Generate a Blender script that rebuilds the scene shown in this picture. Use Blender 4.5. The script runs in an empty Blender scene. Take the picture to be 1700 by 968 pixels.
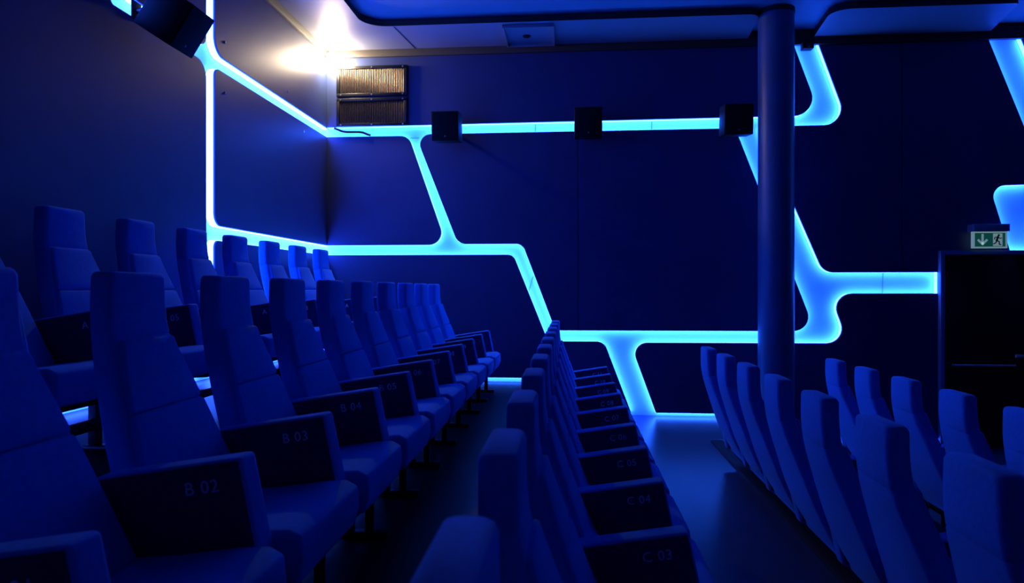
import bpy, bmesh, math
from mathutils import Vector, Matrix
from mathutils.geometry import delaunay_2d_cdt

scene = bpy.context.scene
col = scene.collection
R = math.radians

# ------------------------------------------------------------------ camera
# x runs along the side wall towards the screen, y runs along the seat rows, z up
CAM_Z = 1.66
cam_data = bpy.data.cameras.new('camera')
cam_data.sensor_width = 36.0
cam_data.lens = 24.0
cam_data.shift_y = -4.0 / 1700.0
cam_data.clip_start = 0.05
cam_data.dof.use_dof = True
cam_data.dof.focus_distance = 4.6
cam_data.dof.aperture_fstop = 4.0
cam = bpy.data.objects.new('camera', cam_data)
col.objects.link(cam)
cam.location = (0.0, 0.0, CAM_Z)
cam.rotation_euler = (R(90), 0.0, math.atan(95.0 / 1133.33))
scene.camera = cam

# ------------------------------------------------------------------ world, exposure
world = bpy.data.worlds.new('world')
scene.world = world
world.use_nodes = True
world.node_tree.nodes['Background'].inputs[0].default_value = (0.002, 0.004, 0.02, 1)
world.node_tree.nodes['Background'].inputs[1].default_value = 1.0
vs = scene.view_settings
vs.view_transform = 'Standard'
vs.look = 'None'
vs.exposure = 0.1
vs.gamma = 1.0
vs.use_curve_mapping = False

# light levels of the lamps the room has (used by the builders below)
LED_SIDE = (0.46, 2.8, 20.0)        # led tape hidden at the panel edges, side wall
LED_LEFT = (1.10, 4.2, 36.0)        # the left wall burns brighter
DIFFUSER_SIDE = (0.0, 0.015, 2.6)  # lit diffuser at the bottom of the channels
DIFFUSER_LEFT = (0.002, 0.06, 6.0)
BULB_EMIT = (1.0, 0.78, 0.52)
BULB_STRENGTH = 300.0


# ------------------------------------------------------------------ materials
def new_mat(name):
    m = bpy.data.materials.new(name)
    m.use_nodes = True
    nt = m.node_tree
    return m, nt, nt.nodes['Principled BSDF']


def ramp_noise(nt, scale, detail, c1, c2, target, rough=0.6):
    tc = nt.nodes.new('ShaderNodeTexCoord')
    n = nt.nodes.new('ShaderNodeTexNoise')
    n.inputs['Scale'].default_value = scale
    n.inputs['Detail'].default_value = detail
    n.inputs['Roughness'].default_value = rough
    nt.links.new(tc.outputs['Object'], n.inputs['Vector'])
    r = nt.nodes.new('ShaderNodeValToRGB')
    r.color_ramp.elements[0].position = 0.3
    r.color_ramp.elements[1].position = 0.7
    r.color_ramp.elements[0].color = (*c1, 1)
    r.color_ramp.elements[1].color = (*c2, 1)
    nt.links.new(n.outputs['Fac'], r.inputs['Fac'])
    nt.links.new(r.outputs['Color'], target)
    return tc


def bump(nt, bsdf, tc, scale, strength, dist=0.002):
    n = nt.nodes.new('ShaderNodeTexNoise')
    n.inputs['Scale'].default_value = scale
    n.inputs['Detail'].default_value = 3
    nt.links.new(tc.outputs['Object'], n.inputs['Vector'])
    b = nt.nodes.new('ShaderNodeBump')
    b.inputs['Strength'].default_value = strength
    b.inputs['Distance'].default_value = dist
    nt.links.new(n.outputs['Fac'], b.inputs['Height'])
    nt.links.new(b.outputs['Normal'], bsdf.inputs['Normal'])


def surf(name, c1, c2, rough, scale=8, bscale=0, bstr=0, metal=0.0, spec=0.5, sheen=0.0, bdist=0.002):
    m, nt, b = new_mat(name)
    tc = ramp_noise(nt, scale, 4, c1, c2, b.inputs['Base Color'])
    b.inputs['Roughness'].default_value = rough
    b.inputs['Metallic'].default_value = metal
    b.inputs['Specular IOR Level'].default_value = spec
    if sheen:
        b.inputs['Sheen Weight'].default_value = sheen
        b.inputs['Sheen Roughness'].default_value = 0.4
        b.inputs['Sheen Tint'].default_value = (0.2, 0.6, 1.0, 1)
    if bscale:
        bump(nt, b, tc, bscale, bstr, bdist)
    return m


M = {}
M['panel'] = surf('wall_panel_paint', (0.026, 0.042, 0.132), (0.032, 0.050, 0.148), 0.46, 3, 420, 0.10, spec=0.35)
M['wall'] = surf('wall_dark', (0.02, 0.02, 0.05), (0.025, 0.025, 0.06), 0.6)
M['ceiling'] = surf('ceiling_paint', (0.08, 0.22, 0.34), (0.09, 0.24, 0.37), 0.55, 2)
M['soffit'] = surf('soffit_paint', (0.16, 0.18, 0.24), (0.18, 0.20, 0.26), 0.5, 3)
M['bounce_wall'] = surf('bounce_wall', (0.17, 0.19, 0.23), (0.19, 0.21, 0.25), 0.7, 3)  # unseen walls, lightened to bounce light onto faces turned to the camera
M['black'] = surf('matt_black', (0.004, 0.004, 0.004), (0.006, 0.006, 0.006), 0.7, 20, spec=0.2)
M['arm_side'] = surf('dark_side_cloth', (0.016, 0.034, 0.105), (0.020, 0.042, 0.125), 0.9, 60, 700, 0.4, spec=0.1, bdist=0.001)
M['black_trim'] = surf('black_trim', (0.018, 0.013, 0.010), (0.025, 0.018, 0.014), 0.6, 20)
M['black_metal'] = surf('black_metal', (0.010, 0.010, 0.012), (0.016, 0.016, 0.018), 0.35, 15, metal=0.4)
M['door'] = surf('door_black', (0.010, 0.009, 0.008), (0.013, 0.012, 0.010), 0.75, 6, spec=0.2)
M['floor'] = surf('floor_vinyl', (0.020, 0.036, 0.075), (0.028, 0.048, 0.095), 0.30, 6, 150, 0.06, spec=0.4)
M['fabric'] = surf('blue_fabric', (0.022, 0.200, 0.60), (0.032, 0.250, 0.70), 0.9, 60, 700, 0.5, spec=0.12, sheen=0.25, bdist=0.001)
M['fabric_arm'] = surf('blue_fabric_arm', (0.022, 0.200, 0.60), (0.032, 0.250, 0.70), 0.9, 60, 700, 0.5, spec=0.12, sheen=0.25, bdist=0.001)
M['column'] = surf('column_paint', (0.035, 0.09, 0.20), (0.045, 0.105, 0.22), 0.42, 4, spec=0.5)
M['steel'] = surf('brushed_steel', (0.45, 0.45, 0.47), (0.6, 0.6, 0.62), 0.3, 40, metal=1.0)
M['bronze'] = surf('bronze_bars', (0.14, 0.105, 0.08), (0.20, 0.15, 0.11), 0.34, 30, metal=1.0)
M['grille_back'] = surf('grille_back', (0.045, 0.035, 0.028), (0.06, 0.047, 0.036), 0.4, 10)
M['shaded_floor'] = surf('shade_toned_floor', (0.006, 0.010, 0.015), (0.009, 0.014, 0.020), 0.5, 40, 300, 0.1, spec=0.2)  # upper terraces: shade between the rows put into a darker floor colour
M['lit_frame_paint'] = surf('lit_frame_paint', (0.12, 0.20, 0.36), (0.14, 0.22, 0.40), 0.4, 6)  # door frame: glow of the channel light put into a lighter colour
M['grey'] = surf('grey_plastic', (0.26, 0.27, 0.30), (0.30, 0.31, 0.34), 0.45, 20)
M['white_print'] = surf('white_print', (0.88, 0.88, 0.90), (0.92, 0.92, 0.94), 0.4, 30)
M['ceramic'] = surf('lamp_ceramic', (0.55, 0.5, 0.45), (0.6, 0.55, 0.5), 0.5, 30)


def emis(name, color, strength, base=(0.8, 0.8, 0.8), front=False):
    m, nt, b = new_mat(name)
    tc = ramp_noise(nt, 5, 2, tuple(c * 0.97 for c in base), base, b.inputs['Base Color'])
    b.inputs['Roughness'].default_value = 0.5
    b.inputs['Specular IOR Level'].default_value = 0.2
    b.inputs['Emission Color'].default_value = (*color, 1)
    b.inputs['Emission Strength'].default_value = strength
    if front:
        m.cycles.emission_sampling = 'FRONT'
    return m


def scaled(c):
    k = max(c)
    return tuple(v / k for v in c), k


for w_, led_, dif_ in (('side', LED_SIDE, DIFFUSER_SIDE), ('left', LED_LEFT, DIFFUSER_LEFT)):
    c_, k_ = scaled(led_)
    M['led_' + w_] = emis('led_tape_' + w_, c_, k_, (0.5, 0.6, 0.8), True)
    c_, k_ = scaled(dif_)
    M['diffuser_' + w_] = emis('opal_diffuser_' + w_, c_, k_, (0.55, 0.74, 0.85), True)
M['bulb'] = emis('warm_bulb', BULB_EMIT, BULB_STRENGTH)
M['sign_green'] = emis('sign_green', (0.01, 0.16, 0.13), 0.25, (0.01, 0.10, 0.07))
M['sign_white'] = emis('sign_white', (0.50, 0.85, 0.80), 0.22, (0.6, 0.7, 0.7))
M['sign_dark'] = surf('sign_dark', (0.01, 0.05, 0.04), (0.012, 0.055, 0.045), 0.5)


# ------------------------------------------------------------------ object helpers
def tag(o, label=None, cat=None, group=None, kind=None):
    if label:
        o['label'] = label
    if cat:
        o['category'] = cat
    if group:
        o['group'] = group
    if kind:
        o['kind'] = kind
    return o


def link(name, me, parent=None, loc=None, rot=None):
    o = bpy.data.objects.new(name, me)
    col.objects.link(o)
    if parent:
        o.parent = parent
    if loc is not None:
        o.location = loc
    if rot is not None:
        o.rotation_euler = rot
    return o


def empty(name, loc, rz=0.0):
    o = bpy.data.objects.new(name, None)
    o.empty_display_size = 0.1
    col.objects.link(o)
    o.location = loc
    o.rotation_euler = (0, 0, rz)
    return o


def finish(bm, name, mats, smooth=None):
    bmesh.ops.recalc_face_normals(bm, faces=bm.faces[:])
    me = bpy.data.meshes.new(name)
    bm.to_mesh(me)
    bm.free()
    for m in (mats if isinstance(mats, (list, tuple)) else [mats]):
        me.materials.append(M[m])
    if smooth:
        for p in me.polygons:
            p.use_smooth = True
        me.set_sharp_from_angle(angle=R(smooth))
    return me


def bm_box(bm, x0, x1, y0, y1, z0, z1, bev=0.0, seg=2, mat=0, mtx=None):
    vs_ = [bm.verts.new(v) for v in ((x0, y0, z0), (x1, y0, z0), (x1, y1, z0), (x0, y1, z0),
                                     (x0, y0, z1), (x1, y0, z1), (x1, y1, z1), (x0, y1, z1))]
    fs = [bm.faces.new([vs_[i] for i in q]) for q in ((0, 3, 2, 1), (4, 5, 6, 7), (0, 1, 5, 4), (1, 2, 6, 5), (2, 3, 7, 6), (3, 0, 4, 7))]
    for f in fs:
        f.material_index = mat
    if mtx is not None:
        bmesh.ops.transform(bm, matrix=mtx, verts=vs_)
    if bev:
        es = list({e for f in fs for e in f.edges})
        bmesh.ops.bevel(bm, geom=es, offset=bev, segments=seg, affect='EDGES', profile=0.5)


def box_mesh(name, dims, mats, bev=0.0, seg=2, smooth=40):
    bm = bmesh.new()
    bm_box(bm, *dims, bev=bev, seg=seg)
    return finish(bm, name, mats, smooth if bev else None)


def bm_cyl(bm, p0, p1, r0, r1=None, n=16, cap=True, mat=0):
    r1 = r0 if r1 is None else r1
    p0, p1 = Vector(p0), Vector(p1)
    ax = (p1 - p0).normalized()
    t = Vector((0, 0, 1)) if abs(ax.z) < 0.9 else Vector((1, 0, 0))
    a = ax.cross(t).normalized()
    b = ax.cross(a)
    k0, k1 = [], []
    for i in range(n):
        w = 2 * math.pi * i / n
        d = a * math.cos(w) + b * math.sin(w)
        k0.append(bm.verts.new(p0 + d * r0))
        k1.append(bm.verts.new(p1 + d * r1))
    for i in range(n):
        f = bm.faces.new((k0[i], k0[(i + 1) % n], k1[(i + 1) % n], k1[i]))
        f.material_index = mat
    if cap:
        bm.faces.new(list(reversed(k0))).material_index = mat
        bm.faces.new(k1).material_index = mat


def bm_tube(bm, pts, r, n=8):
    rings = []
    for i, p in enumerate(pts):
        p = Vector(p)
        a = Vector(pts[max(i - 1, 0)])
        b = Vector(pts[min(i + 1, len(pts) - 1)])
        t = (b - a).normalized()
        u = t.cross(Vector((0, 1, 0.01))).normalized()
        v = t.cross(u)
        rings.append([bm.verts.new(p + (u * math.cos(2 * math.pi * k / n) + v * math.sin(2 * math.pi * k / n)) * r) for k in range(n)])
    for i in range(len(rings) - 1):
        for k in range(n):
            bm.faces.new((rings[i][k], rings[i][(k + 1) % n], rings[i + 1][(k + 1) % n], rings[i + 1][k]))
    bm.faces.new(rings[0])
    bm.faces.new(rings[-1])


def fillet(pts, seg=8):
    """corner list (u, v, r) -> outline with rounded corners"""
    out = []
    n = len(pts)
    for i in range(n):
        p = Vector(pts[i][:2])
        r = pts[i][2] if len(pts[i]) > 2 else 0.0
        if r <= 0:
            out.append((p.x, p.y))
            continue
        a = Vector(pts[i - 1][:2]) - p
        b = Vector(pts[(i + 1) % n][:2]) - p
        la, lb = a.length, b.length
        a.normalize()
        b.normalize()
        ang = a.angle(b)
        t = min(r / math.tan(ang / 2), 0.48 * la, 0.48 * lb)
        r = t * math.tan(ang / 2)
        c = p + (a + b).normalized() * (r / math.sin(ang / 2))
        s = p + a * t - c
        e = p + b * t - c
        w0 = math.atan2(s.y, s.x)
        w1 = math.atan2(e.y, e.x)
        dw = (w1 - w0 + math.pi) % (2 * math.pi) - math.pi
        for k in range(seg + 1):
            w = w0 + dw * k / seg
            out.append((c.x + r * math.cos(w), c.y + r * math.sin(w)))
    return out


def slab(outline, to3d, d_front, d_back, name, mats, bev=0.004, side_mat=0):
    """flat panel from an outline; to3d(u, v, depth) places it"""
    bm = bmesh.new()
    fr = [bm.verts.new(to3d(u, v, d_front)) for u, v in outline]
    bk = [bm.verts.new(to3d(u, v, d_back)) for u, v in outline]
    front = bm.faces.new(fr)
    bm.faces.new(list(reversed(bk)))
    n = len(fr)
    for i in range(n):
        f = bm.faces.new((fr[i], bk[i], bk[(i + 1) % n], fr[(i + 1) % n]))
        f.material_index = side_mat
    bmesh.ops.recalc_face_normals(bm, faces=bm.faces[:])
    if bev:
        bmesh.ops.bevel(bm, geom=list(front.edges), offset=bev, segments=1, affect='EDGES')
    return finish(bm, name, mats)


# ------------------------------------------------------------------ room dimensions
XL, YW = -2.75, 7.57          # panel fronts of the back wall (left) and of the side wall
XR, YF = 9.0, -1.6
DEPTH = 0.08                  # depth of the light channels
ZA, ZB, ZC, ZD, ZE = 0.96, 0.62, 0.265, 0.124, 0.0
EA, EB, EC, ED = -1.50, -0.30, 1.34, 2.42      # terrace edges
LAND_X, LAND_Y = 1.80, 6.35                    # landing in front of the side wall
ZTOP, ZSOF, ZCEIL = 4.30, 4.36, 4.44

# ------------------------------------------------------------------ floors (terraces)
def floor_piece(outline, z, label, mat='floor'):
    me = slab(outline, lambda u, v, d: (u, v, d), z, -0.25, 'floor', mat, bev=0.006)
    tag(link('floor', me), label, None, None, 'structure')


floor_piece([(XL - DEPTH, YF), (EA, YF), (EA, YW + DEPTH), (XL - DEPTH, YW + DEPTH)], ZA, 'top terrace floor under the seats along the left wall', 'shaded_floor')
floor_piece([(EA, YF), (EB, YF), (EB, YW + DEPTH), (EA, YW + DEPTH)], ZB, 'dark terrace floor under the seats of row B', 'shaded_floor')
floor_piece([(EB, YF), (EC, YF), (EC, LAND_Y), (LAND_X, LAND_Y), (LAND_X, YW + DEPTH), (EB, YW + DEPTH)], ZC, 'glossy aisle floor below row C')
floor_piece([(EC, YF), (ED, YF), (ED, YW + DEPTH), (LAND_X, YW + DEPTH), (LAND_X, LAND_Y), (EC, LAND_Y)], ZD, 'low terrace floor right of the aisle')
floor_piece([(ED, YF), (XR, YF), (XR, YW + DEPTH), (ED, YW + DEPTH)], ZE, 'lowest floor in front of the black door')

# black edge strip of the aisle
st = empty('step_nosing', (EC, LAND_Y, ZC))
bm = bmesh.new()
bm_box(bm, -0.055, 0.05, -7.9, 0, -0.10, 0.022, 0.004)
link('nosing_profile', finish(bm, 'nosing_profile', 'black', 40), st)
bm = bmesh.new()
bm_box(bm, -0.058, 0.053, -0.004, 0.006, -0.05, 0.026, 0.002)
link('end_cap', finish(bm, 'end_cap', 'steel', 40), st)
tag(st, 'long black step nosing along the aisle edge with a bright metal end', 'step edge')

# ------------------------------------------------------------------ ceiling
def rect(x0, x1, y0, y1):
    return [(x0, y0), (x1, y0), (x1, y1), (x0, y1)]


ceiling = link('ceiling', slab(rect(XL - 0.3, XR + 0.2, YF - 0.2, YW + 0.3), lambda u, v, d: (u, v, d), ZCEIL, ZCEIL + 0.15, 'ceiling', 'ceiling', bev=0))
tag(ceiling, 'blue lit upper ceiling above the hanging border panels', None, None, 'structure')
up = lambda u, v, d: (u, v, d)
soffits = [
    [(XL, YW, 0), (XL, YF, 0), (-2.10, YF, 0), (-2.10, 6.88, 0.24), (1.87, 6.88, 0.12), (1.92, YW, 0)],
    [(2.61, YW, 0), (2.53, 6.82, 0.17), (4.24, 6.82, 0.06), (4.40, YW, 0)],
    [(4.95, YW, 0), (4.87, 6.82, 0.17), (8.9, 6.82, 0.06), (8.9, YW, 0)],
]
for s in soffits:
    me = slab(fillet(s), up, ZSOF, ZSOF + 0.055, 'soffit_panel', ['soffit', 'black_trim'], bev=0.0, side_mat=1)
    link('soffit_panel', me, ceiling)
# joint between two border boards
for (xa, ya, xb, yb) in ((-1.72, YW - 0.02, -1.80, 6.90),):
    bm = bmesh.new()
    L = math.hypot(xb - xa, yb - ya)
    bm_box(bm, 0, L, -0.004, 0.004, -0.003, 0.0)
    o = link('board_joint', finish(bm, 'board_joint', 'black_trim'), ceiling, (xa, ya, ZSOF), (0, 0, math.atan2(yb - ya, xb - xa)))
# hatch in the border panel
hb = empty('ceiling_hatch', (-0.42, 7.22, ZSOF))
bm = bmesh.new()
for (x0, x1, y0, y1) in ((-0.265, -0.245, -0.28, 0.28), (0.245, 0.265, -0.28, 0.28), (-0.245, 0.245, -0.28, -0.262), (-0.245, 0.245, 0.262, 0.28)):
    bm_box(bm, x0, x1, y0, y1, -0.035, 0.0, 0.002)
link('hatch_frame', finish(bm, 'hatch_frame', 'soffit'), hb)
link('hatch_plate', box_mesh('hatch_plate', (-0.245, 0.245, -0.262, 0.262, -0.010, 0.0), 'soffit'), hb)
bm = bmesh.new()
bm_cyl(bm, (-0.03, 0.02, -0.022), (-0.03, 0.02, -0.008), 0.035, 0.045, 20)
link('smoke_sensor', finish(bm, 'smoke_sensor', 'black', 40), hb)
tag(hb, 'square framed hatch with a small black sensor in the ceiling border', 'hatch')

# ------------------------------------------------------------------ walls with light channels
side3 = lambda u, v, d: (u, YW + d, v)           # u = x, v = z, d = depth behind the panel fronts
left3 = lambda u, v, d: (XL - d, u, v)           # u = y, v = z


def inside(poly, p):
    x, y = p
    c = False
    n = len(poly)
    for i in range(n):
        x1, y1 = poly[i]
        x2, y2 = poly[(i + 1) % n]
        if (y1 > y) != (y2 > y) and x < (x2 - x1) * (y - y1) / (y2 - y1) + x1:
            c = not c
    return c


def channels(bounds, panels, holes):
    """the region of the wall covered by no panel: list of connected triangle sets"""
    u0, u1, v0, v1 = bounds
    verts = [Vector((u0, v0)), Vector((u1, v0)), Vector((u1, v1)), Vector((u0, v1))]
    edges = [(0, 1), (1, 2), (2, 3), (3, 0)]
    for poly in panels + holes:
        b = len(verts)
        n = len(poly)
        verts += [Vector(p) for p in poly]
        edges += [(b + i, b + (i + 1) % n) for i in range(n)]
    ov, oe, of = delaunay_2d_cdt(verts, edges, [], 0, 1e-5)[:3]
    tris = []
    for f in of:
        if len(f) != 3:
            continue
        c = (ov[f[0]] + ov[f[1]] + ov[f[2]]) / 3
        if any(inside(p, c) for p in panels) or any(inside(p, c) for p in holes):
            continue
        if not (u0 < c.x < u1 and v0 < c.y < v1):
            continue
        tris.append(tuple(f))
    em = {}
    for i, t in enumerate(tris):
        for k in range(3):
            em.setdefault(frozenset((t[k], t[(k + 1) % 3])), []).append(i)
    comp = [-1] * len(tris)
    comps = []
    for i in range(len(tris)):
        if comp[i] >= 0:
            continue
        stack, cur = [i], []
        comp[i] = len(comps)
        while stack:
            j = stack.pop()
            cur.append(j)
            t = tris[j]
            for k in range(3):
                for q in em[frozenset((t[k], t[(k + 1) % 3]))]:
                    if comp[q] < 0:
                        comp[q] = comp[i]
                        stack.append(q)
        comps.append(cur)
    out = []
    for cur in comps:
        T = [tris[j] for j in cur]
        border = []
        for t in T:
            for k in range(3):
                a, b = t[k], t[(k + 1) % 3]
                if len(em[frozenset((a, b))]) == 1:
                    border.append((a, b, t[(k + 2) % 3]))
        area = sum(abs((ov[t[1]] - ov[t[0]]).cross(ov[t[2]] - ov[t[0]])) / 2 for t in T)
        out.append((area, T, border, ov))
    out.sort(key=lambda c: -c[0])
    return out


def on_poly_edge(p, polys, eps=1e-4):
    for poly in polys:
        n = len(poly)
        for i in range(n):
            a, b = Vector(poly[i]), Vector(poly[(i + 1) % n])
            ab = b - a
            L2 = ab.length_squared
            if L2 < 1e-12:
                continue
            t = max(0, min(1, (p - a).dot(ab) / L2))
            if (a + ab * t - p).length < eps:
                return True
    return False


def build_light(comp, panels, to3d, wall, origin, name, label):
    area, T, border, ov = comp
    root = empty(name, origin)
    o = Vector(origin)
    used = sorted({i for t in T for i in t})
    idx = {i: k for k, i in enumerate(used)}
    vv = [Vector(to3d(ov[i].x, ov[i].y, DEPTH - 0.004)) - o for i in used]
    nrm = (Vector(to3d(0, 0, 0)) - Vector(to3d(0, 0, 1)))        # towards the room
    faces = []
    for t in T:
        a, b, c = (vv[idx[i]] for i in t)
        f = [idx[i] for i in t]
        if (b - a).cross(c - a).dot(nrm) < 0:
            f.reverse()
        faces.append(f)
    me = bpy.data.meshes.new('diffuser')
    me.from_pydata([tuple(v) for v in vv], [], faces)
    me.materials.append(M['diffuser_' + wall])
    link('diffuser', me, root)
    lv, lf = [], []
    for a, b, c in border:
        pa, pb, pc = ov[a], ov[b], ov[c]
        mid = (pa + pb) / 2
        if not on_poly_edge(mid, panels):
            continue
        e = (pb - pa)
        if e.length < 1e-5:
            continue
        e.normalize()
        n2 = Vector((-e.y, e.x))
        if n2.dot(pc - pa) < 0:
            n2 = -n2
        off = n2 * 0.003
        q = []
        for p, d in ((pa, DEPTH - 0.008), (pb, DEPTH - 0.008), (pb, 0.014), (pa, 0.014)):
            q.append(Vector(to3d(p.x + off.x, p.y + off.y, d)) - o)
        n3 = Vector(to3d(n2.x, n2.y, 0)) - Vector(to3d(0, 0, 0))
        k = len(lv)
        if (q[1] - q[0]).cross(q[2] - q[0]).dot(n3) < 0:
            q.reverse()
        lv += [tuple(v) for v in q]
        lf.append((k, k + 1, k + 2, k + 3))
    me = bpy.data.meshes.new('led_strip')
    me.from_pydata(lv, [], lf)
    me.materials.append(M['led_' + wall])
    link('led_strip', me, root)
    tag(root, label, 'light strip')
    return root


# --- side wall (faces the camera)
US = XL - DEPTH
P = [
    [(US, ZTOP), (US, 3.502), (2.684, 3.525, 0.19), (2.405, ZTOP)],
    [(US, 3.392), (-1.806, 3.390, 0.13), (-1.374, 2.157, 0.14), (US, 2.157)],
    [(-1.731, 3.405, 0.12), (0.098, 3.405), (0.098, 1.200), (-0.153, 1.200, 0.02), (-0.52, 2.163, 0.10), (-1.244, 2.164, 0.14)],
    [(0.103, 3.405), (1.794, 3.405), (2.634, 1.205, 0.16), (0.103, 1.200)],
    [(US, 2.048), (-0.621, 2.046, 0.10), (-0.233, 1.083, 0.03), (0.383, 1.083, 0.12), (0.678, ZC + 0.04),
     (EB + 0.02, ZC + 0.04), (EB + 0.02, ZB + 0.05), (EA + 0.02, ZB + 0.05), (EA + 0.02, ZA + 0.06), (US, ZA + 0.06)],
    [(0.665, 1.073, 0.13), (2.975, 1.080, 0.16), (2.783, 1.613, 0.16), (3.885, 1.615), (3.885, ZE + 0.08), (ED, ZE + 0.08),
     (ED, ZD + 0.05), (LAND_X + 0.02, ZD + 0.05), (LAND_X + 0.02, ZC + 0.04), (0.945, ZC + 0.04)],
    [(2.662, ZTOP), (2.976, 3.420, 0.18), (2.048, 3.420), (2.715, 1.838, 0.16), (3.523, 1.838), (3.523, ZTOP)],
    [(3.528, ZTOP), (3.528, 1.838), (3.885, 1.838), (3.885, 2.068), (4.608, 2.068), (4.404, 2.746, 0.12), (4.982, 2.760, 0.16), (4.391, ZTOP)],
    [(4.716, ZTOP), (5.307, 2.760, 0.16), (XR, 2.760), (XR, ZTOP)],
    [(4.982, 2.068), (4.875, 2.416, 0.10), (XR, 2.416), (XR, 2.068)],
    [(5.70, 2.068), (5.70, ZE), (XR, ZE), (XR, 2.068)],
]
P = [fillet(p) for p in P]
floor_hole = [(US, -0.3), (US, ZA), (EA, ZA), (EA, ZB), (EB, ZB), (EB, ZC), (LAND_X, ZC), (LAND_X, ZD), (ED, ZD), (ED, ZE), (XR, ZE), (XR, -0.3)]
door_hole = [(3.885, ZE), (3.885, 2.068), (5.70, 2.068), (5.70, ZE)]

wall_back = link('wall_back', box_mesh('wall_back', (US - 0.2, XR + 0.2, YW + DEPTH, YW + DEPTH + 0.2, -0.3, ZCEIL + 0.1), 'wall'))
tag(wall_back, 'navy panelled side wall facing the camera with glowing channels', None, None, 'structure')
for p in P:
    link('wall_panel', slab(p, side3, 0.0, DEPTH - 0.001, 'wall_panel', 'panel'), wall_back)

comps = channels((US, XR, -0.3, ZTOP), P, [floor_hole, door_hole, rect(0.0975, 0.1035, 1.199, 3.406), rect(3.5225, 3.5285, 1.837, ZTOP)])
names = [('light_channel', 'wide branching cyan light channel across the wall facing the camera'),
         ('light_channel', 'cyan light channel dropping from the ceiling at the right edge to above the door'),
         ('light_channel', 'low cyan light gap along the floor beside the door'),
         ('light_channel', 'short cyan light gap at the foot of the far right wall')]
lights = []
for i, c in enumerate([c for c in comps if c[0] > 0.02][:4]):
    cu = sum(c[3][t[0]].x for t in c[1]) / len(c[1])
    lights.append(build_light(c, P + [door_hole], side3, 'side', (cu, YW, 0.0), *names[i]))

# --- back wall of the auditorium (left in the picture)
UY = YW + DEPTH
Q = [
    [(YF, ZTOP), (3.896, ZTOP), (3.896, 3.385, 0.03), (4.983, 3.385, 0.13), (4.983, ZA + 0.06), (YF, ZA + 0.06)],
    [(4.06, ZTOP), (4.06, 3.50, 0.10), (4.983, 3.50, 0.08), (4.983, ZTOP)],
    [(5.103, ZTOP), (5.103, 3.497, 0.14), (UY, 3.497), (UY, ZTOP)],
    [(5.105, 3.392, 0.07), (UY, 3.392), (UY, 2.157), (5.105, 2.157, 0.10)],
    [(5.105, 2.042, 0.06), (UY, 2.048), (UY, ZA + 0.06), (5.105, ZA + 0.06)],
]
Q = [fillet(q) for q in Q]
wall_left = link('wall_left', box_mesh('wall_left', (XL - DEPTH - 0.2, XL - DEPTH, YF - 0.2, YW + DEPTH, -0.3, ZCEIL + 0.1), 'wall'))
tag(wall_left, 'navy panelled back wall behind the top seat row', None, None, 'structure')
lp = []
for q in Q:
    lp.append(link('wall_panel', slab(q, left3, 0.0, DEPTH - 0.001, 'wall_panel', 'panel'), wall_left))
comps = channels((YF, UY, -0.3, ZTOP), Q, [[(YF, -0.3), (YF, ZA), (UY, ZA), (UY, -0.3)]])
lab = ['branching cyan light channel with a long vertical line on the left wall']
for c in [c for c in comps if c[0] > 0.02][:1]:
    lights.append(build_light(c, Q, left3, 'left', (XL, 5.0, 0.0), 'light_channel', lab[0]))
# screws holding the panels of the left wall
bm = bmesh.new()
bm_cyl(bm, (0, 0, 0), (0.004, 0, 0), 0.011, 0.009, 10)
sm = finish(bm, 'screw', 'steel', 40)
for k, y, z in ((2, 5.266, 3.64), (3, 5.266, 3.236), (2, 6.5, 3.60), (3, 6.9, 3.30)):
    link('screw', sm, lp[k], (XL, y, z))

# thin joints of the diffuser sheets
for li, (xa, za, xb, zb) in ((0, (-0.38, 3.40, -0.375, 3.508)), (0, (0.906, 3.40, 0.91, 3.52)), (0, (-0.455, 1.64, -0.40, 1.80)),
                             (0, (3.353, 1.612, 3.36, 1.842)), (0, (-1.80, 3.375, -1.70, 3.375))):
    bm = bmesh.new()
    o = lights[li].location
    bm_tube(bm, [(xa - o.x, DEPTH - 0.008, za), (xb - o.x, DEPTH - 0.008, zb)], 0.004, 6)
    link('sheet_joint', finish(bm, 'sheet_joint', 'grey'), lights[li])

# --- unseen walls behind the camera and at the screen end, pale to bounce light
tag(link('wall_front', box_mesh('wall_front', (XL - DEPTH, XR + 0.2, YF - 0.2, YF, -0.3, ZCEIL + 0.1), 'bounce_wall')), 'unseen wall behind the camera, made pale to bounce light', None, None, 'structure')
tag(link('wall_right', box_mesh('wall_right', (XR, XR + 0.2, YF, YW + DEPTH, -0.3, ZCEIL + 0.1), 'bounce_wall')), 'unseen wall at the screen end, made pale to bounce light', None, None, 'structure')

# --- black joint between walls and ceiling
t = link('trim_1', box_mesh('trim_1', (XL, XR, YW - 0.03, YW + 0.02, ZTOP - 0.02, ZCEIL), 'black_trim', 0.004))
tag(t, 'black joint strip between side wall and ceiling', None, None, 'structure')
t = link('trim_2', box_mesh('trim_2', (XL - 0.02, XL + 0.03, YF, YW - 0.031, ZTOP - 0.02, ZCEIL), 'black_trim', 0.004))
tag(t, 'black joint strip between left wall and ceiling', None, None, 'structure')

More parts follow.
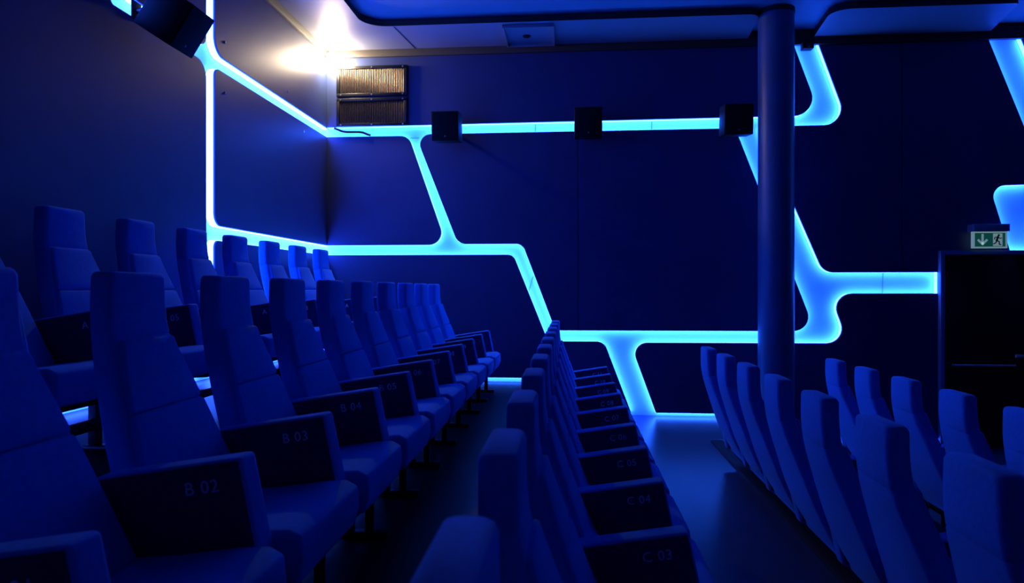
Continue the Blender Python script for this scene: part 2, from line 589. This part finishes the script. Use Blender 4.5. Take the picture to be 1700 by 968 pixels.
# ------------------------------------------------------------------ column
cl = empty('column', (2.06, 7.02, ZD))
bm = bmesh.new()
bm_cyl(bm, (0, 0, 0), (0, 0, ZCEIL - ZD), 0.172, None, 48)
link('shaft', finish(bm, 'shaft', 'column', 40), cl)
bm = bmesh.new()
bm_cyl(bm, (0, 0, ZCEIL - ZD - 0.05), (0, 0, ZCEIL - ZD), 0.178, None, 48)
link('top_ring', finish(bm, 'top_ring', 'black_trim', 40), cl)
bm = bmesh.new()
bm_cyl(bm, (0, 0, 0), (0, 0, 0.06), 0.182, None, 48)
link('base_ring', finish(bm, 'base_ring', 'black_trim', 40), cl)
tag(cl, 'tall round blue column between floor and ceiling', 'column')

# ------------------------------------------------------------------ black door with panic bar
dr = empty('door_1', (3.885, YW, ZE))
bm = bmesh.new()
for d in ((0.0, 0.045, -0.055, 0.075, 0, 2.066), (1.77, 1.815, -0.055, 0.075, 0, 2.066), (0.045, 1.77, -0.055, 0.075, 2.02, 2.066)):
    bm_box(bm, *d, bev=0.005)
link('door_frame', finish(bm, 'door_frame', 'lit_frame_paint', 40), dr)
for x0, x1 in ((0.05, 0.905), (0.91, 1.765)):
    lf = link('door_leaf', box_mesh('door_leaf', (x0, x1, -0.03, 0.07, 0.008, 2.016), 'door', 0.003), dr)
    if x0 < 0.5:
        bm = bmesh.new()
        bm_cyl(bm, (0.06, -0.10, 0.868), (0.75, -0.10, 0.868), 0.010, None, 12)
        link('panic_bar', finish(bm, 'panic_bar', 'ceramic', 40), lf)
        bm = bmesh.new()
        bm_box(bm, 0.715, 0.765, -0.115, -0.03, 0.80, 0.99, 0.006)
        bm_box(bm, 0.06, 0.085, -0.115, -0.03, 0.84, 0.90, 0.004)
        link('bar_mount', finish(bm, 'bar_mount', 'black_metal', 40), lf)
        bm = bmesh.new()
        bm_box(bm, 0.70, 0.79, -0.135, -0.112, 0.955, 0.985, 0.006)
        link('handle', finish(bm, 'handle', 'ceramic', 40), lf)
tag(dr, 'black double door with a push bar under the exit sign', None, None, 'structure')

# ------------------------------------------------------------------ exit sign
SX, SY, SZ = 4.355, YW - 0.075, 2.085
sg = empty('exit_sign', (SX, SY, SZ))
link('housing', box_mesh('housing', (-0.178, 0.178, -0.05, 0.075, 0.172, 0.25), 'grey', 0.006), sg)
pl = link('sign_plate', box_mesh('sign_plate', (-0.174, 0.174, -0.014, 0.014, 0.0, 0.172), 'sign_white', 0.003), sg)
link('green_field', box_mesh('green_field', (-0.15, 0.15, -0.017, -0.0145, 0.016, 0.158), 'sign_green'), pl)


def flat(polys, name, mat, parent, y=-0.019, th=0.0015):
    bm = bmesh.new()
    for poly in polys:
        a = [bm.verts.new((u, y, v)) for u, v in poly]
        b = [bm.verts.new((u, y + th, v)) for u, v in poly]
        bm.faces.new(a)
        bm.faces.new(list(reversed(b)))
        for i in range(len(a)):
            bm.faces.new((a[i], b[i], b[(i + 1) % len(a)], a[(i + 1) % len(a)]))
    return link(name, finish(bm, name, mat), parent)


def stroke(pts, w):
    out = []
    for (x0, z0), (x1, z1) in zip(pts[:-1], pts[1:]):
        dx, dz = x1 - x0, z1 - z0
        L = math.hypot(dx, dz)
        nx, nz = -dz / L * w / 2, dx / L * w / 2
        ex, ez = dx / L * w * 0.3, dz / L * w * 0.3
        out.append([(x0 + nx - ex, z0 + nz - ez), (x0 - nx - ex, z0 - nz - ez), (x1 - nx + ex, z1 - nz + ez), (x1 + nx + ex, z1 + nz + ez)])
    return out


ax = -0.075
flat(stroke([(ax, 0.142), (ax, 0.045)], 0.022) + stroke([(ax - 0.042, 0.085), (ax, 0.042), (ax + 0.042, 0.085)], 0.022), 'arrow', 'sign_white', pl)
flat([[(0.028, 0.022), (0.12, 0.022), (0.12, 0.152), (0.028, 0.152)]], 'doorway_symbol', 'sign_white', pl, y=-0.019)
head = [(0.083 + 0.011 * math.cos(k * math.pi / 5), 0.134 + 0.011 * math.sin(k * math.pi / 5)) for k in range(10)]
man = [head] + stroke([(0.076, 0.118), (0.062, 0.078)], 0.020) + stroke([(0.074, 0.116), (0.096, 0.100), (0.112, 0.106)], 0.009) \
    + stroke([(0.070, 0.116), (0.046, 0.112), (0.040, 0.092)], 0.009) + stroke([(0.064, 0.080), (0.088, 0.066), (0.088, 0.040), (0.104, 0.038)], 0.011) \
    + stroke([(0.062, 0.080), (0.056, 0.056), (0.032, 0.044)], 0.011)
flat(man, 'running_figure', 'sign_dark', pl, y=-0.0215)
tag(sg, 'small green and white emergency exit sign with arrow and running figure above the door', 'exit sign')

# ------------------------------------------------------------------ warm lamp in the corner
lm = empty('corner_lamp', (-2.615, 7.40, ZSOF))
bm = bmesh.new()
bm_cyl(bm, (0, 0, -0.02), (0, 0, 0), 0.055, 0.06, 24)
link('ceiling_plate', finish(bm, 'ceiling_plate', 'ceramic', 40), lm)
bm = bmesh.new()
bm_cyl(bm, (0, 0, -0.075), (0, 0, -0.02), 0.022, None, 16)
link('socket', finish(bm, 'socket', 'ceramic', 40), lm)
bm = bmesh.new()
bmesh.ops.create_uvsphere(bm, u_segments=20, v_segments=12, radius=0.076, matrix=Matrix.Translation((0, 0, -0.135)))
link('bulb', finish(bm, 'bulb', 'bulb', 80), lm)
tag(lm, 'glaring warm white bulb in the ceiling corner', 'lamp')

# ------------------------------------------------------------------ ventilation grilles
def grille(x0, x1, z0, z1, label):
    g = empty('vent_grille', ((x0 + x1) / 2, YW, (z0 + z1) / 2))
    w, h = (x1 - x0) / 2, (z1 - z0) / 2
    bm = bmesh.new()
    for d in ((-w, w, h - 0.035, h), (-w, w, -h, -h + 0.035), (-w, -w + 0.035, -h + 0.035, h - 0.035), (w - 0.035, w, -h + 0.035, h - 0.035)):
        bm_box(bm, d[0], d[1], -0.035, 0.0, d[2], d[3], 0.004)
    link('frame', finish(bm, 'frame', 'black_metal', 40), g)
    link('back_plate', box_mesh('back_plate', (-w + 0.034, w - 0.034, -0.008, 0.0, -h + 0.034, h - 0.034), 'grille_back'), g)
    bm = bmesh.new()
    n = 38
    for i in range(n):
        x = -w + 0.045 + (2 * w - 0.09) * i / (n - 1)
        bm_cyl(bm, (x, -0.020, -h + 0.034), (x, -0.020, h - 0.034), 0.0058, None, 8, cap=False)
    link('bars', finish(bm, 'bars', 'bronze', 60), g)['kind'] = 'stuff'
    bm = bmesh.new()
    bm_cyl(bm, (0, 0, 0), (0, -0.006, 0), 0.010, 0.008, 12)
    sc_ = finish(bm, 'screw', 'steel', 40)
    for sx in (-w + 0.05, 0, w - 0.05):
        for sz in (-h + 0.018, h - 0.018):
            link('screw', sc_, g, (sx, -0.035, sz))
    tag(g, label, 'vent')


grille(-2.628, -1.813, 3.838, 4.181, 'upper of the two bronze barred vents under the warm lamp')
grille(-2.628, -1.813, 3.50, 3.818, 'lower of the two bronze barred vents, just above the light channel')

bm = bmesh.new()
pts = []
for k in range(25):
    tt = k / 24
    x = -2.66 + 0.42 * tt
    z = 3.495 - 0.055 * (1 / (1 + math.exp(-14 * (tt - 0.12)))) - 0.045 * (1 / (1 + math.exp(-18 * (tt - 0.88))))
    pts.append((x, YW - 0.012, z))
bm_tube(bm, [(p[0] + 2.66, p[1] - YW, p[2] - 3.495) for p in pts], 0.012, 8)
cb = link('cable', finish(bm, 'cable', 'black', 60), None, (-2.66, YW, 3.495))
tag(cb, 'thin dark cable sagging across the light channel below the vents', 'cable')

# ------------------------------------------------------------------ loudspeakers
def speaker(loc, rz, tilt, label, size=0.29, dpt=0.27, arm=0.12):
    """local: front face looks to -y, wall behind at +y"""
    s = empty('wall_speaker', loc, rz)
    rt = (R(tilt), 0, 0)
    h = size / 2
    bm = bmesh.new()
    bm_box(bm, -h, h, -dpt, 0.0, -h - 0.01, h + 0.01, 0.006, 2)
    cab = link('cabinet', finish(bm, 'cabinet', 'black', 40), s, None, rt)
    bm = bmesh.new()
    bm_box(bm, -h + 0.012, h - 0.012, -dpt - 0.008, -dpt + 0.001, -h, h, 0.006, 2)
    link('front_grille', finish(bm, 'front_grille', 'black', 40), cab)
    bm = bmesh.new()
    bm_box(bm, -0.008, 0.008, -dpt - 0.0105, -dpt - 0.0075, -h + 0.03, -h + 0.046, 0.002, 1)
    link('badge', finish(bm, 'badge', 'grey', 40), cab)
    bm = bmesh.new()
    bm_cyl(bm, (0, -0.02, 0), (0, arm, 0), 0.018, None, 12)
    link('bracket_arm', finish(bm, 'bracket_arm', 'black_metal', 40), s)
    bm = bmesh.new()
    bmesh.ops.create_uvsphere(bm, u_segments=14, v_segments=8, radius=0.035, matrix=Matrix.Translation((0, 0.03, 0)))
    link('ball_joint', finish(bm, 'ball_joint', 'grey', 60), s)
    bm = bmesh.new()
    bm_box(bm, -0.05, 0.05, arm - 0.008, arm, -0.06, 0.06, 0.004)
    link('wall_plate', finish(bm, 'wall_plate', 'black_metal', 40), s)
    tag(s, label, 'speaker', 'black wall speakers')


speaker((-1.32, YW - 0.12, 3.43), 0, 7, 'black cube wall speaker nearest the vents')
speaker((0.20, YW - 0.12, 3.44), 0, 7, 'black cube wall speaker midway along the upper light channel')
speaker((1.74, YW - 0.12, 3.44), 0, 7, 'black cube wall speaker beside the blue column')
speaker((XL + 0.15, 4.13, 3.43), R(90), 33, 'large dark tilted speaker on the left wall over the vertical light line', 0.27, 0.27, 0.15)

# small camera under the ceiling
cm = empty('wall_camera', (2.52, YW - 0.03, 4.29))
bm = bmesh.new()
bm_box(bm, -0.055, 0.055, -0.10, 0.0, -0.085, -0.005, 0.006)
link('body', finish(bm, 'body', 'black', 40), cm)
bm = bmesh.new()
bm_cyl(bm, (0, -0.112, -0.05), (0, -0.098, -0.05), 0.022, 0.026, 16)
link('lens', finish(bm, 'lens', 'black_metal', 40), cm)
tag(cm, 'small black camera box under the ceiling at the top of the bent channel', 'camera')

# ------------------------------------------------------------------ cinema seats
# seat frame: x forward, y across, z up; x = 0 is the rear surface of the headrest
PROFILE = [(0.21, 0.300), (0.33, 0.222), (0.455, 0.158), (0.58, 0.112), (0.70, 0.070), (0.80, 0.034), (0.88, 0.010), (0.96, 0.000), (1.09, 0.000)]
WIDTH = [(0.21, 0.48), (0.45, 0.475), (0.58, 0.43), (0.70, 0.375), (0.80, 0.318), (0.88, 0.278), (1.09, 0.255)]


def interp(tab, z):
    if z <= tab[0][0]:
        return tab[0][1]
    for (a, va), (b, vb) in zip(tab[:-1], tab[1:]):
        if z <= b:
            return va + (vb - va) * (z - a) / (b - a)
    return tab[-1][1]


def smooth_interp(tab, z, w=0.05):
    return sum(interp(tab, z + w * k / 3) for k in (-3, -2, -1, 0, 1, 2, 3)) / 7


def back_loft(z0, z1, off, thick, dw, name, mat, nz=10, rc=0.018, round_end=0.02, crown=0.0):
    """a padded slab following the seat back between two heights"""
    bm = bmesh.new()
    rings = []
    zs = [z0 + (z1 - z0) * i / nz for i in range(nz + 1)]
    secs = []
    for i, s in enumerate((0.0, 0.3, 0.65)):                      # rounded lower end
        a = math.acos(1 - s) if s < 1 else math.pi / 2
        secs.append((z0 + round_end * (1 - math.sin(math.acos(1 - s))) * 1.0, 1 - s))
    secs = [(z0, 1.0), (z0 + 0.3 * round_end, 0.45), (z0 + round_end, 0.0)]
    inner = [z0 + round_end + (z1 - z0 - 2 * round_end) * i / nz for i in range(1, nz)]
    secs += [(z, 0.0) for z in inner]
    secs += [(z1 - round_end, 0.0), (z1 - 0.3 * round_end, 0.45), (z1, 1.0)]
    for z, sh in secs:
        bx = smooth_interp(PROFILE, z)
        dz = 0.02
        tx = smooth_interp(PROFILE, z + dz) - smooth_interp(PROFILE, z - dz)
        tg = Vector((tx, 0, 2 * dz)).normalized()
        nrm = Vector((tg.z, 0, -tg.x))                             # forward
        hw = (smooth_interp(WIDTH, z) + dw) / 2 - sh * round_end * 0.7
        t0, t1 = off + sh * round_end * 0.35, off + thick - sh * round_end * 0.6
        hw = max(hw, 0.02)
        r = min(rc, (t1 - t0) / 2 * 0.95)
        base = Vector((bx, 0, z))
        ring = []
        for cxs, cts, a0 in ((1, 1, 0), (-1, 1, 90), (-1, 0, 180), (1, 0, 270)):
            for k in range(4):
                a = R(a0 + 30 * k)
                y = cxs * (hw - r) + r * math.cos(a)
                tt = (t1 - r if cts else t0 + r) + r * math.sin(a)
                if crown and cts and abs(y) < hw - r - 1e-6:
                    tt += crown
                ring.append(bm.verts.new(base + nrm * tt + Vector((0, y, 0))))
        rings.append(ring)
    n = len(rings[0])
    for i in range(len(rings) - 1):
        for k in range(n):
            bm.faces.new((rings[i][k], rings[i][(k + 1) % n], rings[i + 1][(k + 1) % n], rings[i + 1][k]))
    bm.faces.new(list(reversed(rings[0])))
    bm.faces.new(rings[-1])
    return finish(bm, name, mat, 50)


def prism(profile, y0, y1, name, mat, bev=0.012, seg=3):
    """side profile (x, z) extruded across the seat, all edges softened"""
    bm = bmesh.new()
    a = [bm.verts.new((x, y0, z)) for x, z in profile]
    b = [bm.verts.new((x, y1, z)) for x, z in profile]
    bm.faces.new(a)
    bm.faces.new(list(reversed(b)))
    n = len(a)
    for i in range(n):
        bm.faces.new((a[i], b[i], b[(i + 1) % n], a[(i + 1) % n]))
    bmesh.ops.recalc_face_normals(bm, faces=bm.faces[:])
    es = [e for e in bm.edges if abs(e.calc_face_angle(0)) > R(35)]
    bmesh.ops.bevel(bm, geom=es, offset=bev, segments=seg, affect='EDGES', profile=0.6)
    return finish(bm, name, mat, 40)


PITCH = 0.578
ARM_W = 0.085
HALF = PITCH / 2
ARM_TILT = math.atan2(0.062, 0.40)

me_shell = back_loft(0.21, 0.90, 0.0, 0.078, 0.0, 'back_shell', 'fabric', nz=14, rc=0.02)
me_head = back_loft(0.874, 1.090, 0.0, 0.078, 0.002, 'headrest', 'fabric', nz=6, rc=0.022, round_end=0.016)
me_upper = back_loft(0.668, 0.876, 0.055, 0.040, -0.034, 'back_cushion', 'fabric', nz=6, rc=0.012, round_end=0.010)
me_lower = back_loft(0.33, 0.664, 0.055, 0.042, -0.034, 'lumbar_cushion', 'fabric', nz=8, rc=0.012, round_end=0.010)
CW = HALF - ARM_W / 2 - 0.006
me_cush = prism([(0.24, 0.375), (0.40, 0.388), (0.56, 0.412), (0.63, 0.416), (0.668, 0.398), (0.672, 0.33), (0.655, 0.268), (0.45, 0.245), (0.26, 0.25)],
                -CW, CW, 'seat_cushion', 'fabric', 0.016)
me_pan = prism([(0.27, 0.25), (0.60, 0.262), (0.58, 0.232), (0.29, 0.215)], -CW + 0.03, CW - 0.03, 'seat_pan', 'black', 0.005, 2)
me_arm = prism([(0.165, 0.566), (0.548, 0.626), (0.604, 0.36), (0.585, 0.30), (0.235, 0.26)], -ARM_W / 2, ARM_W / 2, 'armrest', 'fabric_arm', 0.016)
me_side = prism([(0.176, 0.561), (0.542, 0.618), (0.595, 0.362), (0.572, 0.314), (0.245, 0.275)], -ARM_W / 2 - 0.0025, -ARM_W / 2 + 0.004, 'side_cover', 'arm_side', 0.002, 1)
bm = bmesh.new()
bm_box(bm, 0.41, 0.45, -0.02, 0.02, 0.0, 0.29, 0.004)
bm_box(bm, 0.39, 0.60, -0.03, 0.03, 0.0, 0.022, 0.005)
bm_box(bm, 0.50, 0.535, -0.012, 0.012, 0.02, 0.28, 0.004)
me_leg = finish(bm, 'leg', 'black_metal', 40)
bm = bmesh.new()
bm_cyl(bm, (0.555, -0.035, 0.292), (0.555, 0.035, 0.292), 0.016, None, 12)
me_hinge = finish(bm, 'hinge', 'bronze', 40)
bm = bmesh.new()
bm_box(bm, 0.455, 0.485, -HALF + 0.02, HALF - 0.02, 0.10, 0.145, 0.004)
me_beam = finish(bm, 'cross_beam', 'black_metal', 40)


def text_mesh(txt, size):
    cu = bpy.data.curves.new('seat_number', 'FONT')
    cu.body = txt
    cu.size = size
    cu.extrude = 0.0006
    cu.align_x = 'RIGHT'
    cu.resolution_u = 3
    cu.space_character = 1.08
    ob = bpy.data.objects.new('seat_number_text', cu)
    col.objects.link(ob)
    bpy.context.view_layer.update()
    dg = bpy.context.evaluated_depsgraph_get()
    me = bpy.data.meshes.new_from_object(ob.evaluated_get(dg))
    bpy.data.objects.remove(ob)
    bpy.data.curves.remove(cu)
    me.name = 'seat_number'
    me.materials.clear()
    me.materials.append(M['white_print'])
    return me


def seat(x0, yc, z, label, group, number=None, end_arm=False):
    s = empty('cinema_seat', (x0, yc, z))
    tag(s, label, 'cinema seat', group)
    link('back_shell', me_shell, s)
    link('headrest', me_head, s)
    link('back_cushion', me_upper, s)
    link('lumbar_cushion', me_lower, s)
    link('seat_cushion', me_cush, s)
    link('seat_pan', me_pan, s)
    link('cross_beam', me_beam, s)
    arm = link('armrest', me_arm, s, (0, HALF, 0))
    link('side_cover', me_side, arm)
    link('hinge', me_hinge, s, (0, HALF - ARM_W / 2 - 0.02, 0))
    link('leg', me_leg, s, (0, HALF, 0))
    if end_arm:
        link('armrest', me_arm, s, (0, -HALF, 0))
        link('leg', me_leg, s, (0, -HALF, 0))
    if number:
        link('seat_number', text_mesh(number, 0.046), arm, (0.498, -ARM_W / 2 - 0.0030, 0.542), (R(90), -ARM_TILT, 0))
    return s


ROW_X = {'A': -2.49, 'B': -1.355, 'C': -0.17, 'D': 1.02, 'E': 2.10}
ROW_Z = {'A': ZA, 'B': ZB, 'C': ZC, 'D': ZD, 'E': ZE}
SEAT_H_FIX = {'A': 0.0, 'B': 0.0, 'C': 0.0}
Y02 = 1.37
ORD = ['nearest', 'second', 'third', 'fourth', 'fifth', 'sixth', 'seventh', 'eighth', 'ninth', 'tenth', 'farthest']
ROW_TEXT = {'A': 'in the top wall row', 'B': 'in the middle left row', 'C': 'in the row beside the aisle'}
for row, first in (('A', 3), ('B', 1), ('C', 1)):
    for k in range(first, 12):
        i = k - first
        which = 'nearest the camera' if i == 0 else ('farthest off' if k == 11 else ORD[i] + ' from the camera')
        seat(ROW_X[row], Y02 + (k - 2) * PITCH, ROW_Z[row],
             'blue seat marked %s %02d, %s %s' % (row, k, which, ROW_TEXT[row]),
             'cinema seats of row ' + row, '%s %02d' % (row, k), end_arm=(k == 1))
for j in range(7):
    which = 'nearest the camera' if j == 0 else ('farthest off' if j == 6 else ORD[j] + ' from the camera')
    seat(ROW_X['D'], 1.845 + j * PITCH, ROW_Z['D'], 'blue seat seen from behind, %s in the row right of the aisle' % which, 'seats right of the aisle')
for j in range(5):
    which = 'nearest the camera' if j == 0 else ('farthest off' if j == 4 else ORD[j] + ' from the camera')
    seat(ROW_X['E'], 3.39 + j * PITCH, ROW_Z['E'], 'blue seat seen from behind, %s in the row before the black door' % which, 'seats before the door')
